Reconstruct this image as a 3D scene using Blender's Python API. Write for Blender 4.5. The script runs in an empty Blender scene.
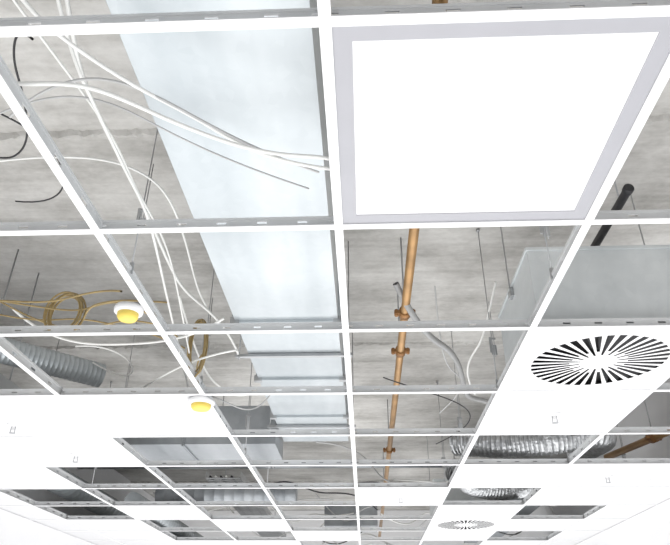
import bpy, bmesh, math, random
import numpy as np
from mathutils import Matrix, Vector
random.seed(7)
scene=bpy.context.scene
scene.view_settings.view_transform='Standard'
scene.view_settings.look='None'
COL=bpy.context.collection
ZC=2.6      # ceiling grid height
M=0.6       # module
ZS=ZC+0.80  # slab soffit
ZR=ZS-.004
# ------------------------------------------------------------ materials
def new_mat(name):
    m=bpy.data.materials.new(name); m.use_nodes=True
    nt=m.node_tree; b=nt.nodes['Principled BSDF']
    return m,nt,b
def simple(name,col,rough=.5,metal=0.,var=.06,scale=12.,bump=0.):
    m,nt,b=new_mat(name)
    tc=nt.nodes.new('ShaderNodeTexCoord'); n=nt.nodes.new('ShaderNodeTexNoise')
    n.inputs['Scale'].default_value=scale; n.inputs['Detail'].default_value=4
    nt.links.new(tc.outputs['Object'],n.inputs['Vector'])
    r=nt.nodes.new('ShaderNodeValToRGB')
    r.color_ramp.elements[0].position=.3; r.color_ramp.elements[1].position=.7
    r.color_ramp.elements[0].color=[max(0,c*(1-var)) for c in col]+[1]
    r.color_ramp.elements[1].color=[min(1,c*(1+var)) for c in col]+[1]
    nt.links.new(n.outputs['Fac'],r.inputs['Fac']); nt.links.new(r.outputs['Color'],b.inputs['Base Color'])
    b.inputs['Roughness'].default_value=rough; b.inputs['Metallic'].default_value=metal
    if bump:
        bp=nt.nodes.new('ShaderNodeBump'); bp.inputs['Strength'].default_value=bump; bp.inputs['Distance'].default_value=.01
        nt.links.new(n.outputs['Fac'],bp.inputs['Height']); nt.links.new(bp.outputs['Normal'],b.inputs['Normal'])
    return m
def galv(name,c0,c1,rough=.42,metal=.55,scale=38,vf=.93):
    m,nt,b=new_mat(name)
    tc=nt.nodes.new('ShaderNodeTexCoord'); v=nt.nodes.new('ShaderNodeTexVoronoi'); v.inputs['Scale'].default_value=scale
    n=nt.nodes.new('ShaderNodeTexNoise'); n.inputs['Scale'].default_value=1.6; n.inputs['Detail'].default_value=3
    mp=nt.nodes.new('ShaderNodeMapping'); mp.inputs['Scale'].default_value=(3.5,.5,2.5)
    nt.links.new(tc.outputs['Object'],v.inputs['Vector']); nt.links.new(tc.outputs['Object'],mp.inputs['Vector']); nt.links.new(mp.outputs[0],n.inputs['Vector'])
    mx=nt.nodes.new('ShaderNodeMix'); mx.data_type='FLOAT'; mx.inputs['Factor'].default_value=vf
    nt.links.new(v.outputs['Color'],mx.inputs[2]); nt.links.new(n.outputs['Fac'],mx.inputs[3])
    r=nt.nodes.new('ShaderNodeValToRGB'); r.color_ramp.elements[0].position=.3; r.color_ramp.elements[1].position=.7
    r.color_ramp.elements[0].color=(*c0,1); r.color_ramp.elements[1].color=(*c1,1)
    nt.links.new(mx.outputs[0],r.inputs['Fac']); nt.links.new(r.outputs['Color'],b.inputs['Base Color'])
    b.inputs['Roughness'].default_value=rough; b.inputs['Metallic'].default_value=metal
    return m
MAT={}
MAT['white']=simple('white_powder_coat',(.87,.87,.88),.45,0,.02)
MAT['web']=galv('tee_web_steel',(.62,.63,.64),(.76,.77,.78),.5,.12,60)
MAT['tile']=simple('mineral_tile',(.72,.72,.73),.9,0,.02,90,.05)
MAT['galv']=galv('galvanised_steel',(.42,.46,.485),(.575,.61,.63),.36,.55)
MAT['galvl']=galv('galvanised_steel_brightened',(.55,.585,.60),(.76,.79,.80),.42,.2)  # lighter copy for the plenum box, missing light put into the colour
MAT['galvd']=galv('galvanised_steel_dark',(.26,.28,.30),(.42,.44,.46),.45,.5)  # darker galvanised tone
MAT['steel']=simple('zinc_plated_steel',(.45,.46,.47),.35,.8)
MAT['foil']=simple('aluminium_foil',(.48,.49,.50),.28,.85,.25,40,.8)
MAT['copper']=simple('copper_pipe',(.44,.26,.115),.38,.4,.2,9)
MAT['bracket']=simple('brass_bracket',(.32,.16,.06),.45,.4,.2,20)
MAT['cable']=simple('white_pvc',(.82,.82,.80),.5)
MAT['cableg']=simple('grey_pvc',(.50,.50,.50),.5)
MAT['conduit']=simple('grey_conduit_pvc',(.36,.36,.36),.5)
MAT['black']=simple('black_rubber',(.025,.025,.028),.5)
MAT['tan']=simple('tan_cable',(.34,.25,.11),.5,0,.2,25)
MAT['yellow']=simple('yellow_plastic',(.86,.66,.13),.4)
MAT['bezel']=simple('anodised_bezel',(.40,.40,.43),.5,.0,.02)
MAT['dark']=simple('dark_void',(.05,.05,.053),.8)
MAT['paint']=simple('wall_paint',(.84,.84,.85),.85,0,.02,3)
MAT['floor']=simple('screed_floor',(.54,.54,.54),.8,0,.12,3)
def emis(name,col,s):
    m,nt,b=new_mat(name)
    b.inputs['Base Color'].default_value=(.4,.4,.4,1)
    b.inputs['Emission Color'].default_value=(*col,1); b.inputs['Emission Strength'].default_value=s
    return m
MAT['led']=emis('opal_diffuser',(.98,.99,1),.62)
def concrete():
    m,nt,b=new_mat('board_marked_concrete')
    tc=nt.nodes.new('ShaderNodeTexCoord')
    def noise(sc,scale,det,rough=.6):
        mp=nt.nodes.new('ShaderNodeMapping'); mp.inputs['Scale'].default_value=sc
        nt.links.new(tc.outputs['Object'],mp.inputs['Vector'])
        n=nt.nodes.new('ShaderNodeTexNoise'); n.inputs['Scale'].default_value=scale; n.inputs['Detail'].default_value=det; n.inputs['Roughness'].default_value=rough
        nt.links.new(mp.outputs[0],n.inputs['Vector']); return n
    a=noise((.5,9,1),1.8,5); c=noise((1,1.4,1),1.5,7,.65); d=noise((.6,1,1),45,3)
    def mix(x,y,f):
        q=nt.nodes.new('ShaderNodeMix'); q.data_type='FLOAT'; q.inputs[0].default_value=f
        nt.links.new(x,q.inputs[2]); nt.links.new(y,q.inputs[3]); return q.outputs[0]
    h=mix(mix(a.outputs['Fac'],c.outputs['Fac'],.76),d.outputs['Fac'],.13)
    r=nt.nodes.new('ShaderNodeValToRGB'); e=r.color_ramp.elements
    e[0].position=.34; e[0].color=(.32,.31,.29,1); e[1].position=.66; e[1].color=(.78,.77,.745,1)
    x=e.new(.5); x.color=(.565,.553,.53,1)
    nt.links.new(h,r.inputs['Fac']); nt.links.new(r.outputs['Color'],b.inputs['Base Color'])
    b.inputs['Roughness'].default_value=.95; b.inputs['Specular IOR Level'].default_value=.2
    bp=nt.nodes.new('ShaderNodeBump'); bp.inputs['Strength'].default_value=.3; bp.inputs['Distance'].default_value=.02
    nt.links.new(h,bp.inputs['Height']); nt.links.new(bp.outputs['Normal'],b.inputs['Normal'])
    return m
MAT['conc']=concrete()
# ------------------------------------------------------------ mesh builder
class MB:
    def __init__(s,name,mats,smooth=False):
        s.name=name; s.mats=mats; s.bm=bmesh.new(); s.smooth=smooth
    def box(s,x0,x1,y0,y1,z0,z1,mi=0,mat=None):
        P=[(x0,y0,z0),(x1,y0,z0),(x1,y1,z0),(x0,y1,z0),(x0,y0,z1),(x1,y0,z1),(x1,y1,z1),(x0,y1,z1)]
        v=[s.bm.verts.new((mat@Vector(p)) if mat else p) for p in P]
        for f in ((3,2,1,0),(4,5,6,7),(0,1,5,4),(1,2,6,5),(2,3,7,6),(3,0,4,7)):
            q=s.bm.faces.new([v[i] for i in f]); q.material_index=mi
    def quad(s,pts,mi=0):
        f=s.bm.faces.new([s.bm.verts.new(p) for p in pts]); f.material_index=mi; return f
    def lathe(s,prof,p0,axis,mi=0,n=24,caps=True):
        ax=Vector(axis).normalized(); up=Vector((0,0,1)) if abs(ax.z)<.9 else Vector((1,0,0))
        a=ax.cross(up).normalized(); b=ax.cross(a); p0=Vector(p0); rings=[]
        for t,r in prof:
            rings.append([s.bm.verts.new(p0+ax*t+(a*math.cos(2*math.pi*k/n)+b*math.sin(2*math.pi*k/n))*max(r,1e-4)) for k in range(n)])
        for i in range(len(rings)-1):
            for k in range(n):
                f=s.bm.faces.new([rings[i][k],rings[i][(k+1)%n],rings[i+1][(k+1)%n],rings[i+1][k]]); f.material_index=mi; f.smooth=True
        if caps:
            for rr in (rings[0],rings[-1]):
                f=s.bm.faces.new(rr); f.material_index=mi
    def cyl(s,p0,p1,r,mi=0,n=16):
        d=Vector(p1)-Vector(p0); s.lathe([(0,r),(d.length,r)],p0,d,mi,n)
    def done(s,bevel=0):
        bmesh.ops.recalc_face_normals(s.bm,faces=s.bm.faces)
        me=bpy.data.meshes.new(s.name); s.bm.to_mesh(me); s.bm.free()
        for m in s.mats: me.materials.append(MAT[m])
        o=bpy.data.objects.new(s.name,me); COL.objects.link(o)
        if bevel:
            md=o.modifiers.new('bevel','BEVEL'); md.width=bevel; md.segments=2; md.limit_method='ANGLE'
        return o
def cable(name,pts,r,mat):
    cu=bpy.data.curves.new(name,'CURVE'); cu.dimensions='3D'; cu.bevel_depth=r; cu.bevel_resolution=3; cu.resolution_u=10
    sp=cu.splines.new('NURBS')
    sp.points.add(len(pts)-1)
    for q,p in zip(sp.points,pts): q.co=(*p,1)
    sp.order_u=min(4,len(pts)); sp.use_endpoint_u=True
    cu.materials.append(MAT[mat])
    o=bpy.data.objects.new(name,cu); COL.objects.link(o); return o
def cc(l,h,jit=0):
    """cm plan coordinates at height h above the grid"""
    out=[]
    for k,p in enumerate(l):
        hh=p[2] if len(p)>2 else h
        out.append((p[0]/100,p[1]/100,ZC+hh+(random.uniform(-jit,jit) if jit else 0)))
    return out
# ------------------------------------------------------------ room
XL,XR,YF,YB=-2.72,2.16,-2.5,9.0
b=MB('floor',['floor']); b.box(XL-.1,XR+.1,YF-.1,YB+.1,-.1,0); b.done()
b=MB('wall_left',['paint']); b.box(XL-.1,XL,YF,YB,0,ZS); b.done()
b=MB('wall_right',['paint']); b.box(XR,XR+.1,YF,YB,0,ZS); b.done()
b=MB('wall_back',['paint']); b.box(XL-.1,XR+.1,YB,YB+.1,0,ZS); b.done()
b=MB('wall_front',['paint']); b.box(XL-.1,XR+.1,YF-.1,YF,0,ZS); b.done()
b=MB('ceiling',['conc'])   # structural slab made of precast planks
seams=[YF-.1,-.95,1.12,3.12,5.1,7.1,YB+.1]
for k in range(len(seams)-1):
    g=.012
    b.box(XL-.1,XR+.1,seams[k]+g,seams[k+1]-g,ZS+(0.006 if k%2 else 0),ZS+.2)
b.box(XL-.1,XR+.1,YF-.1,YB+.1,ZS+.05,ZS+.22)
b.done()
b=MB('trim_1',['conc'])
for y in seams[1:-1]:
    n=260; prev=None
    for k in range(n+1):
        x=XL+(XR-XL)*k/n; w=.014+.012*random.random(); h=.006+.016*random.random(); yy=y+random.uniform(-.004,.004)
        ring=[b.bm.verts.new(p) for p in ((x,yy-w,ZS+.01),(x,yy-w*.4,ZS-h),(x,yy+w*.5,ZS-h*.8),(x,yy+w,ZS+.01))]
        if prev:
            for q in range(3): b.bm.faces.new([prev[q],prev[q+1],ring[q+1],ring[q]])
        prev=ring
b.done()
# ------------------------------------------------------------ ceiling grid
b=MB('ceiling_grid',['white','web'])
FW=.0105; IMIN,IMAX=-4,3; JMIN,JMAX=-4,14
def tee_y(x,y0,y1):
    b.box(x-FW,x+FW,y0,y1,ZC,ZC+.0015,0)
    b.box(x-FW,x+FW,y0,y1,ZC+.0015,ZC+.003,1)
    w=.0012
    b.box(x-w,x+w,y0,y1,ZC+.003,ZC+.016,1); b.box(x-w,x+w,y0,y1,ZC+.026,ZC+.036,1)
    y=y0
    while y<y1-.01:
        b.box(x-w,x+w,y+.018,min(y+.15,y1)-.018,ZC+.016,ZC+.026,1); y+=.15
    b.box(x-.0035,x+.0035,y0,y1,ZC+.034,ZC+.042,1)
def tee_x(y,x0,x1):
    b.box(x0,x1,y-FW,y+FW,ZC,ZC+.0015,0)
    b.box(x0,x1,y-FW,y+FW,ZC+.0015,ZC+.003,1)
    w=.0012
    b.box(x0,x1,y-w,y+w,ZC+.003,ZC+.014,1); b.box(x0,x1,y-w,y+w,ZC+.020,ZC+.027,1)
    x=x0
    while x<x1-.01:
        b.box(x+.012,min(x+.1,x1)-.012,y-w,y+w,ZC+.014,ZC+.020,1); x+=.1
    b.box(x0,x1,y-.003,y+.003,ZC+.026,ZC+.032,1)
for i in range(IMIN,IMAX+1): tee_y(i*M,YF+.003,YB-.003)
xs=[XL+.003]+[i*M for i in range(IMIN,IMAX+1)]+[XR-.003]
for j in range(JMIN,JMAX+1):
    for k in range(len(xs)-1):
        tee_x(j*M,xs[k]+(FW if k>0 else 0),xs[k+1]-(FW if k<len(xs)-2 else 0))
b.done()
b=MB('trim_2',['white'])
for x0,x1 in ((XL+.001,XL+.025),(XR-.025,XR-.001)): b.box(x0,x1,YF,YB,ZC-.0025,ZC-.0005)
b.box(XL+.025,XR-.025,YB-.025,YB-.001,ZC-.0025,ZC-.0005)
b.done()
# hangers
def hanger(x,y):
    b=MB('grid_hanger',['steel'])
    b.cyl((x,y,ZC+.03),(x,y,ZR),.0022,0,8)
    b.cyl((x+.008,y,ZC+.16),(x+.008,y,ZC+.42),.0018,0,8)
    b.box(x-.006,x+.016,y-.001,y+.001,ZC+.17,ZC+.215); b.box(x-.012,x-.004,y-.003,y+.003,ZC+.18,ZC+.25)
    b.box(x-.006,x+.016,y-.004,y+.004,ZC+.24,ZC+.246)
    b.box(x-.005,x+.005,y-.004,y+.004,ZC+.025,ZC+.06)
    b.lathe([(0,.009),(.01,.009)],(x,y,ZR-.01),(0,0,1),0,10)
    b.done()
for i in (-3,-1,1,3):
    for y in (-.15,.85,1.75,2.85,3.75): hanger(i*M,y+(.07 if i==1 else 0))
for x,y in ((-1.2,2.5),(1.2,2.5)): hanger(x,y)
# ------------------------------------------------------------ tiles
def tile(i,j):
    x0=max(i*M,XL)+.004; x1=min((i+1)*M,XR)-.004
    b=MB('ceiling_tile',['tile']); b.box(x0,x1,j*M+.004,(j+1)*M-.004,ZC+.0032,ZC+.018); b.done(.001)
tiles=[(-3,3),(-3,4),(-4,4),(-4,3),(-2,3),(1,3),(0,6),(1,5),(2,5),(2,6),(-4,5),(-5,5),(-5,4),(-3,7),(-4,8),(-2,8),(-5,6),(-5,7),(-5,8),(-5,3),
 (3,5),(3,6),(3,7),(2,8),(3,8),(3,9),(-4,9),(-5,9),(-2,10),(-1,9),(1,9),(2,10),(2,11),(-3,10),(-3,11),(-4,11),(-4,10),(-5,10),(-5,11),(-1,11),(0,12),(1,11),(3,10),(3,11),(-2,12),(1,7)]
for t in tiles: tile(*t)
# ------------------------------------------------------------ LED light panel, cell (0,0)
b=MB('led_panel_light',['bezel','led','steel'])
x0,x1,y0,y1=.004,M-.004,.004,M-.004; w=.040; z=ZC+.0032
b.box(x0,x1,y0,y0+w,z,z+.012,0); b.box(x0,x1,y1-w,y1,z,z+.012,0)
b.box(x0,x0+w,y0+w,y1-w,z,z+.012,0); b.box(x1-w,x1,y0+w,y1-w,z,z+.012,0)
b.box(x0+w,x1-w,y0+w,y1-w,z+.002,z+.006,1)
b.box(x0,x1,y0,y1,z+.012,z+.014,2); b.box(.2,.4,.25,.33,z+.014,z+.05,2)
b.done()
# ------------------------------------------------------------ swirl diffuser
def diffuser(i,j,name='swirl_air_diffuser',plenum=True):
    par=bpy.data.objects.new(name,None); COL.objects.link(par)
    cx,cy=(i+.5)*M,(j+.5)*M; par.location=(cx,cy,ZC)
    b=MB('face_plate',['white','dark'])
    N=36; fr=.60; R0,R1,R2=.066,.10,.235; hs=M/2-.004
    ang=[]
    for k in range(N):
        a=2*math.pi*k/N; da=2*math.pi/N
        ang+= [(a,k,'s'),(a+da*fr*.5,k,'s2'),(a+da*fr,k,'w'),(a+da*(fr+1)/2,k,'w2')]
    n=len(ang); zf=.0034
    def ring(r,z): return [b.bm.verts.new((r*math.cos(a[0]),r*math.sin(a[0]),z)) for a in ang]
    rc=ring(.045,zf); r0=ring(R0,zf); r1=ring(R1,zf); r2=ring(R2,zf); r3=ring(R2+.012,zf)
    sq=[]
    for a in ang:
        c,s=math.cos(a[0]),math.sin(a[0]); t=hs/max(abs(c),abs(s)); sq.append(b.bm.verts.new((c*t,s*t,zf)))
    cen=b.bm.verts.new((0,0,zf))
    for q in range(n):
        p=(q+1)%n; slot=ang[q][2] in('s','s2'); k=ang[q][1]
        b.bm.faces.new([cen,rc[q],rc[p]]); b.bm.faces.new([rc[q],rc[p],r0[p],r0[q]])
        if not(slot and k%2==0): b.bm.faces.new([r0[q],r0[p],r1[p],r1[q]])
        if not slot: b.bm.faces.new([r1[q],r1[p],r2[p],r2[q]])
        b.bm.faces.new([r2[q],r2[p],r3[p],r3[q]]); b.bm.faces.new([r3[q],r3[p],sq[p],sq[q]])
    for k in range(N):
        a=2*math.pi*(k+fr*.95)/N; rr0=R0 if k%2==0 else R1; a2=a-2*math.pi/N*fr*.55
        P=[(rr0*math.cos(a),rr0*math.sin(a),zf+.0005),(R2*math.cos(a),R2*math.sin(a),zf+.0005),(R2*math.cos(a2),R2*math.sin(a2),zf+.022),(rr0*math.cos(a2),rr0*math.sin(a2),zf+.022)]
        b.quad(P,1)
    b.lathe([(0,.010),(.003,.010),(.004,.006)],(0,0,zf),(0,0,-1),0,12)
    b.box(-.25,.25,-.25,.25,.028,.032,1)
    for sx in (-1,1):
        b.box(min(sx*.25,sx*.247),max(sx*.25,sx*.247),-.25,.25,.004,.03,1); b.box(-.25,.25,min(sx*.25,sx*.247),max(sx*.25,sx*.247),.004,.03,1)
    o=b.done(); o.parent=par
    if plenum:
        b=MB('plenum_box',['galvl','galvd','steel'])
        s=.268; b.box(-s,s,-s,s,.034,.325,0)
        b.box(-s-.004,s+.004,-s-.006,-s,.312,.325,0); b.box(-s-.004,s+.004,-s-.006,-s,.034,.046,0)
        b.box(-s-.006,-s,-s,s,.312,.325,0)
        b.cyl((0,s,.18),(0,s+.16,.18),.1,1,28); b.lathe([(0,.1),(.004,.106),(.012,.106),(.016,.1)],(0,s+.08,.18),(0,1,0),1,28,False)
        for sx in (-1,1):
            b.box(sx*(s+.001)-.012,sx*(s+.001)+.012,-.02,.02,.27,.30,2); b.cyl((sx*(s+.008),0,.29),(sx*(s+.008),0,.796),.003,2,8)
        o=b.done(.0015); o.parent=par
diffuser(1,2); diffuser(1,8)
# ------------------------------------------------------------ ducts
def rect_duct(name,x0,x1,y0,y1,z0,z1,axis='y',fl=(),mats=('galv','steel')):
    b=MB(name,list(mats)); b.box(x0,x1,y0,y1,z0,z1,0)
    e=.012
    for f in fl:
        if axis=='y':
            for q in (f-.009,f+.001): b.box(x0-e,x1+e,q,q+.008,z0-e,z1+e,0)
            for sx in (x0,x1): b.box(sx-.018,sx+.018,f-.013,f+.013,z0-.016,z0+.012,1)
        else:
            for q in (f-.009,f+.001): b.box(q,q+.008,y0-e,y1+e,z0-e,z1+e,0)
    o=b.done(.001); return o
rect_duct('supply_air_duct',-.445,-.04,YF+.05,3.3,ZC+.22,ZC+.42,'y',(-.9,1.57,2.2,2.78))
rect_duct('branch_air_duct',-1.42,-.46,3.02,3.4,ZC+.13,ZC+.36,'x',(-1.0,),('galvd','steel'))
rect_duct('return_air_duct',-.35,.18,6.1,6.5,ZC+.15,ZC+.35,'x',(.0,),('galvd','steel'))
rect_duct('exhaust_air_duct',1.35,1.75,5.6,8.5,ZC+.3,ZC+.5,'y',(6.6,),('galvd','steel'))
b=MB('duct_support_rail',['steel'])
for y in (-.3,1.9,2.95):
    b.box(-.50,.01,y-.010,y+.010,ZC+.204,ZC+.217)
    for x in (-.485,-.005): b.cyl((x,y,ZC+.195),(x,y,ZR),.003,0,8)
b.done()
def round_duct(name,p0,p1,r,mat,pitch=.05,amp=.004):
    b=MB(name,[mat]); d=Vector(p1)-Vector(p0); L=d.length; prof=[]; t=0
    while t<L:
        prof+=[(t,r),(t+pitch*.8,r),(t+pitch*.87,r+amp),(t+pitch*.93,r+amp)]; t+=pitch
    b.lathe(prof,p0,d,0,28); return b.done()
round_duct('spiral_duct',(-2.1,1.25,ZC+.22),(-1.20,2.13,ZC+.22),.056,'galv',.022,.0018)
round_duct('spiral_duct',(-2.5,3.6,ZC+.3),(-2.5,8.5,ZC+.3),.1,'galv',.1)
round_duct('spiral_duct',(-1.6,4.6,ZC+.16),(-.5,4.6,ZC+.16),.08,'galvd',.08)
round_duct('spiral_duct',(-1.85,4.75,ZC+.14),(-1.85,7.8,ZC+.14),.07,'galv',.08)
def flex(name,pts,r,mat='foil'):
    P=[Vector(p) for p in pts]; S=[]
    for k in range(len(P)-1):
        m=max(2,int((P[k+1]-P[k]).length/.008))
        for q in range(m): S.append(P[k].lerp(P[k+1],q/m))
    for _ in range(25): S=[S[0]]+[(S[k-1]+S[k+1]+S[k]*2)/4 for k in range(1,len(S)-1)]+[S[-1]]
    b=MB(name,[mat]); n=28; prev=None
    for k,c in enumerate(S):
        t=(S[min(k+1,len(S)-1)]-S[max(k-1,0)]).normalized(); a=t.cross(Vector((0,0,1))).normalized(); u=t.cross(a)
        rr=r*(1+(.06 if k%3==0 else -.03))
        ring=[b.bm.verts.new(c+(a*math.cos(2*math.pi*q/n)+u*math.sin(2*math.pi*q/n))*rr*(1+random.uniform(-.02,.02))) for q in range(n)]
        if prev:
            for q in range(n):
                b.bm.faces.new([prev[q],prev[(q+1)%n],ring[(q+1)%n],ring[q]])
        prev=ring
    return b.done()
flex('flexible_duct',[(.62,3.25,ZC+.2),(.85,3.08,ZC+.14),(1.1,2.98,ZC+.13),(1.38,3.0,ZC+.18),(1.5,3.25,ZC+.22),(1.55,3.9,ZC+.3)],.08)
flex('flexible_duct',[(.7,4.0,ZC+.2),(.85,4.2,ZC+.14),(1.05,4.3,ZC+.13),(1.3,4.5,ZC+.2)],.08)
# ------------------------------------------------------------ copper pipe
def copper(name,p0,p1,r,cl):
    b=MB(name,['copper','bracket','steel']); b.cyl(p0,p1,r,0,20); d=(Vector(p1)-Vector(p0)).normalized()
    for t in cl:
        c=Vector(p0)+d*t
        b.lathe([(-.022,r+.001),(-.022,r+.008),(.022,r+.008),(.022,r+.001)],c,d,1,20)
        b.box(c.x-r-.028,c.x+r+.028,c.y-.014,c.y+.014,c.z-.008,c.z+.008,1)
        for s in (-1,1): b.cyl((c.x+s*(r+.018),c.y,c.z-.016),(c.x+s*(r+.018),c.y,c.z+.016),.008,1,8)
        b.cyl((c.x,c.y,c.z+r),(c.x,c.y,ZR),.004,2,8)
    return b.done()
copper('copper_pipe',(.243,YF+.1,ZC+.4),(.248,8.6,ZC+.4),.0185,(4.28,4.71,6.6,8.2))
copper('copper_pipe',(1.72,3.85,ZC+.25),(2.02,2.80,ZC+.25),.022,(.5,))
b=MB('insulated_pipe',['black','steel']); b.lathe([(0,.015),(.004,.018),(.02,.018),(.025,.015),(1.9,.015)],(.955,1.06,ZC+.45),(-.01,1,0),0,18)
b.cyl((.955,1.15,ZC+.465),(.955,1.15,ZR),.003,1,8); b.cyl((.945,2.3,ZC+.465),(.945,2.3,ZR),.003,1,8); b.done()
# ------------------------------------------------------------ cables
W='white_cable'
cable(W,cc([(-60,-20,.15),(-55,1),(-51,9),(-41,22),(-29,32),(-17,41,.06),(-3,43,.045),(0,43,.042)],.1),.0042,'cable')
cable(W,cc([(-66,15),(-63,17),(-52,16),(-44,19),(-36,26),(-25,34),(-12,40),(-2,40),(0,40,.042)],.055),.0045,'cable')
cable(W,cc([(-56,-10,.5),(-56,16),(-61,33),(-62,49),(-62,71),(-62,98),(-65,145),(-58,158),(-50,174,.25),(-48,185,.2)],.3),.0052,'cable')
cable(W,cc([(-110,70),(-96,67),(-78,66),(-65,68),(-56,75),(-52,88),(-55,123),(-59,154),(-56,170)],.3),.0035,'cable')
cable(W,cc([(-53,-20,.4),(-53,13),(-53,28),(-54,59),(-53,74),(-61,118),(-72,190),(-80,240)],.15),.004,'cable')
cable(W,cc([(-64,-8,.2),(-60,20),(-54,45),(-57,70),(-54,95),(-60,130),(-62,160,.1)],.2),.003,'cable')
cable(W,cc([(-84,41),(-65,32),(-49,34),(-35,48,.15),(-8,64,.15)],.2),.0025,'cableg')
cable(W,cc([(-95,-5,.3),(-78,12),(-60,5),(-48,-12),(-45,-30,.3)],.2),.0035,'cable')
cable(W,cc([(-70,30,.1),(-64,26,.12),(-50,19,.12),(-36,24,.1),(-20,38,.07),(-4,45,.05)],.1),.003,'cableg')
cable(W,cc([(-125,140,.2),(-113,151),(-83,152),(-59,148),(-45,140,.15)],.1),.0045,'cable')
cable(W,cc([(-66,150,.3),(-62,178),(-58,200),(-52,216),(-45,230,.2)],.1),.004,'cable')
cable(W,cc([(-100,205),(-92,195),(-66,165),(-50,156),(-42,153)],.08),.004,'cable')
cable(W,cc([(-115,175,.2),(-100,168),(-90,190),(-105,215),(-120,205,.25)],.18),.0035,'cable')
cable(W,cc([(-80,230,.2),(-66,205),(-58,220),(-48,240),(-40,235,.2)],.1),.0035,'cableg')
cable('grey_conduit',cc([(20,170,.45),(31,190),(45,201),(54,232),(60,265),(65,277),(76,278),(85,275,.2)],.3),.014,'conduit')
cable(W,cc([(62,170,.45),(59,191),(58,205),(55,225),(60,250),(66,268)],.3),.005,'cable')
cable(W,cc([(38,182,.5),(42,215),(50,235),(60,250),(56,275),(50,300)],.3),.0035,'cableg')
B_='black_cable'
cable(B_,cc([(-120,60),(-96,67),(-92,67),(-84,60),(-77,40),(-76,32),(-70,22),(-62,18,.2)],.3),.0028,'black')
cable(B_,cc([(-110,20,.5),(-100,38),(-84,50),(-76,66),(-86,90),(-110,100,.4)],.3),.0025,'black')
cable(B_,cc([(15,215),(35,235),(60,250),(70,290),(50,330)],.2),.003,'black')
for k in range(22):
    y=random.uniform(3.4,7.5); x=random.uniform(-2.2,1.4); pts=[(x,y,ZC+random.uniform(.1,.45))]
    for q in range(5):
        x+=random.uniform(.05,.35); y+=random.uniform(-.25,.35); pts.append((min(x,2.0),y,ZC+random.uniform(.06,.4)))
    cable(random.choice([W,W,B_]),pts,.006,random.choice(['cable','cable','cableg','black']))
# coils hanging from the slab
def coil(cx,cy,h,rx,rz,turns,r,mat,tail):
    pts=[]
    for k in range(turns*12+1):
        a=2*math.pi*k/12; j=1+.13*math.sin(k*.37)
        pts.append((cx+rx*math.cos(a)*j,cy+.014*math.sin(k*.21),ZC+h+rz*math.sin(a)*j))
    pts+=tail
    cable('cable_coil',pts,r,mat)
coil(-.98,1.27,.115,.062,.078,6,.0035,'tan',cc([(-85,118,.1),(-75,112,.08),(-71,115,.1),(-62,125,.14)],0))
coil(-.60,1.64,.14,.032,.12,5,.0035,'tan',cc([(-64,175,.1),(-66,196,.1)],0))
T='tan_cable'
cable(T,cc([(-130,112),(-114,114),(-100,118),(-85,110),(-75,108),(-68,100,.05)],.1),.0035,'tan')
cable(T,cc([(-130,122,.2),(-112,128),(-100,140),(-85,133),(-72,128),(-61,140)],.1),.003,'tan')
cable(T,cc([(-140,126,.2),(-118,118),(-104,124),(-92,128),(-80,118),(-70,122),(-64,150)],.12),.0032,'tan')
cable(T,cc([(-130,132,.15),(-112,136),(-98,130),(-84,138),(-70,148),(-64,160)],.12),.003,'tan')
# ------------------------------------------------------------ detectors & sprinklers
def detector(x,y,k=1):
    b=MB('smoke_detector',['white','yellow'],True)
    b.lathe([(0,.046*k),(.010,.050*k),(.018,.048*k),(.022,.042*k)],(x,y,ZC-.0005),(0,0,-1),0,32)
    b.lathe([(.022,.036*k),(.034,.035*k),(.042,.029*k),(.045,.014*k),(.045,.001)],(x,y,ZC-.0005),(0,0,-1),1,32); b.done()
detector(-.618,1.86,1.15); detector(-.650,1.01,.88)
def sprinkler(x,y):
    b=MB('fire_sprinkler',['white','steel'])
    b.lathe([(0,.032),(.004,.030),(.008,.014),(.008,.008),(.022,.006)],(x,y,ZC+.003),(0,0,-1),0,20)
    for s in (-1,1): b.box(x+s*.010-.0015,x+s*.010+.0015,y-.002,y+.002,ZC-.034,ZC-.006,1)
    b.lathe([(0,.004),(.001,.014),(.003,.014)],(x,y,ZC-.034),(0,0,-1),1,16); b.done()
for p in ((.89,2.1),(-1.58,2.2),(-1.5,2.75),(.3,3.9),(1.5,3.3)): sprinkler(*p)
# ------------------------------------------------------------ cable trays
def ladder(x0,x1,y0,y1,z,axis='x'):
    b=MB('cable_tray',['steel','cable','black'])
    if axis=='x':
        for y in (y0,y1): b.box(x0,x1,y-.002,y+.002,z,z+.06)
        x=x0
        while x<x1: b.box(x,x+.03,y0,y1,z,z+.006); x+=.07
        for k in range(5): yy=y0+(y1-y0)*(k+.8)/6.5; b.cyl((x0,yy,z+.016),(x1,yy,z+.016),.009,1 if k%2 else 2,8)
        hp=[(x0+.1,(y0+y1)/2),(x1-.1,(y0+y1)/2)]
    else:
        for x in (x0,x1): b.box(x-.002,x+.002,y0,y1,z,z+.06)
        y=y0
        while y<y1: b.box(x0,x1,y,y+.03,z,z+.006); y+=.07
        for k in range(5): xx=x0+(x1-x0)*(k+.8)/6.5; b.cyl((xx,y0,z+.016),(xx,y1,z+.016),.009,1 if k%2 else 2,8)
        hp=[((x0+x1)/2,y0+.1),((x0+x1)/2,y1-.1)]
    for x,y in hp: b.cyl((x,y,z),(x,y,ZR),.004,0,8)
    b.done()
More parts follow.
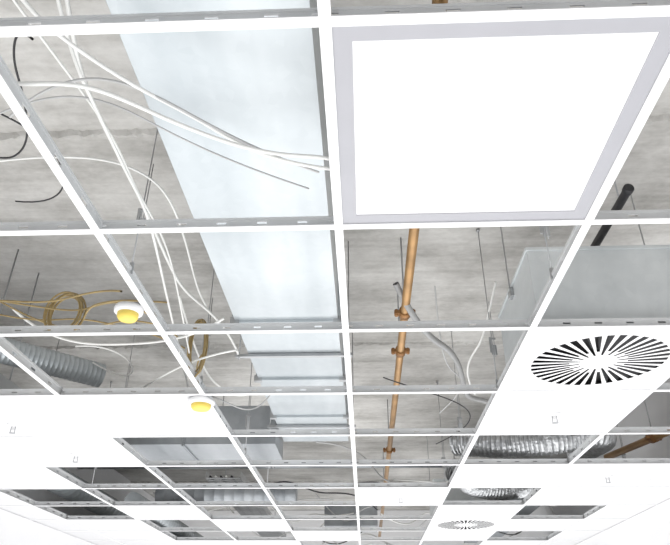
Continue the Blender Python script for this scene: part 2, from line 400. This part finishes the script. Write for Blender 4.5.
ladder(-1.76,-1.50,1.82,2.25,ZC+.06,'y')
ladder(-2.3,-.9,3.83,4.1,ZC+.28,'x')
ladder(-1.3,-1.0,4.9,8.5,ZC+.35,'y')
b=MB('water_pipe',['galvd','steel'])
for y,h,r in ((5.45,.6,.04),):
    b.cyl((XL+.05,y,ZC+h),(XR-.05,y,ZC+h),r,0,16)
    for x in (-2,-.8,.9,1.8): b.cyl((x,y,ZC+h),(x,y,ZR),.004,1,8); b.lathe([(-.015,r+.004),(.015,r+.004)],(x,y,ZC+h),(1,0,0),1,16)
b.done()
# ------------------------------------------------------------ lighting
w=bpy.data.worlds.new('world'); scene.world=w; w.use_nodes=True
w.node_tree.nodes['Background'].inputs[0].default_value=(.9,.95,1,1); w.node_tree.nodes['Background'].inputs[1].default_value=1
def area(loc,sx,sy,power,rot=(math.pi,0,0),col=(1,1,1)):
    l=bpy.data.lights.new('upward_fill','AREA'); l.shape='RECTANGLE'; l.size=sx; l.size_y=sy; l.energy=power; l.color=col
    o=bpy.data.objects.new('upward_fill',l); COL.objects.link(o); o.location=loc; o.rotation_euler=rot
area((-.2,3.2,.15),4.4,10,258,col=(1,1,.995))  # added fill: unseen area lamp near the floor, brightens the ceiling from below
# ------------------------------------------------------------ camera
yaw,pitch,roll,f=-0.0458,0.52427,0.00674,646.47826
cy,sy=math.cos(yaw),math.sin(yaw);cp,sp=math.cos(pitch),math.sin(pitch)
fw=Vector((sy*cp,cy*cp,sp)); r=Vector((cy,-sy,0)); u=r.cross(fw)
r2=r*math.cos(roll)+u*math.sin(roll); u2=-r*math.sin(roll)+u*math.cos(roll)
cd=bpy.data.cameras.new('camera'); cam=bpy.data.objects.new('camera',cd); COL.objects.link(cam)
cd.sensor_width=36; cd.lens=f/670*36; cd.clip_start=.02
cam.matrix_world=Matrix([[r2[0],u2[0],-fw[0],.05175],[r2[1],u2[1],-fw[1],-.70989],[r2[2],u2[2],-fw[2],ZC-.88572],[0,0,0,1]])
scene.camera=cam
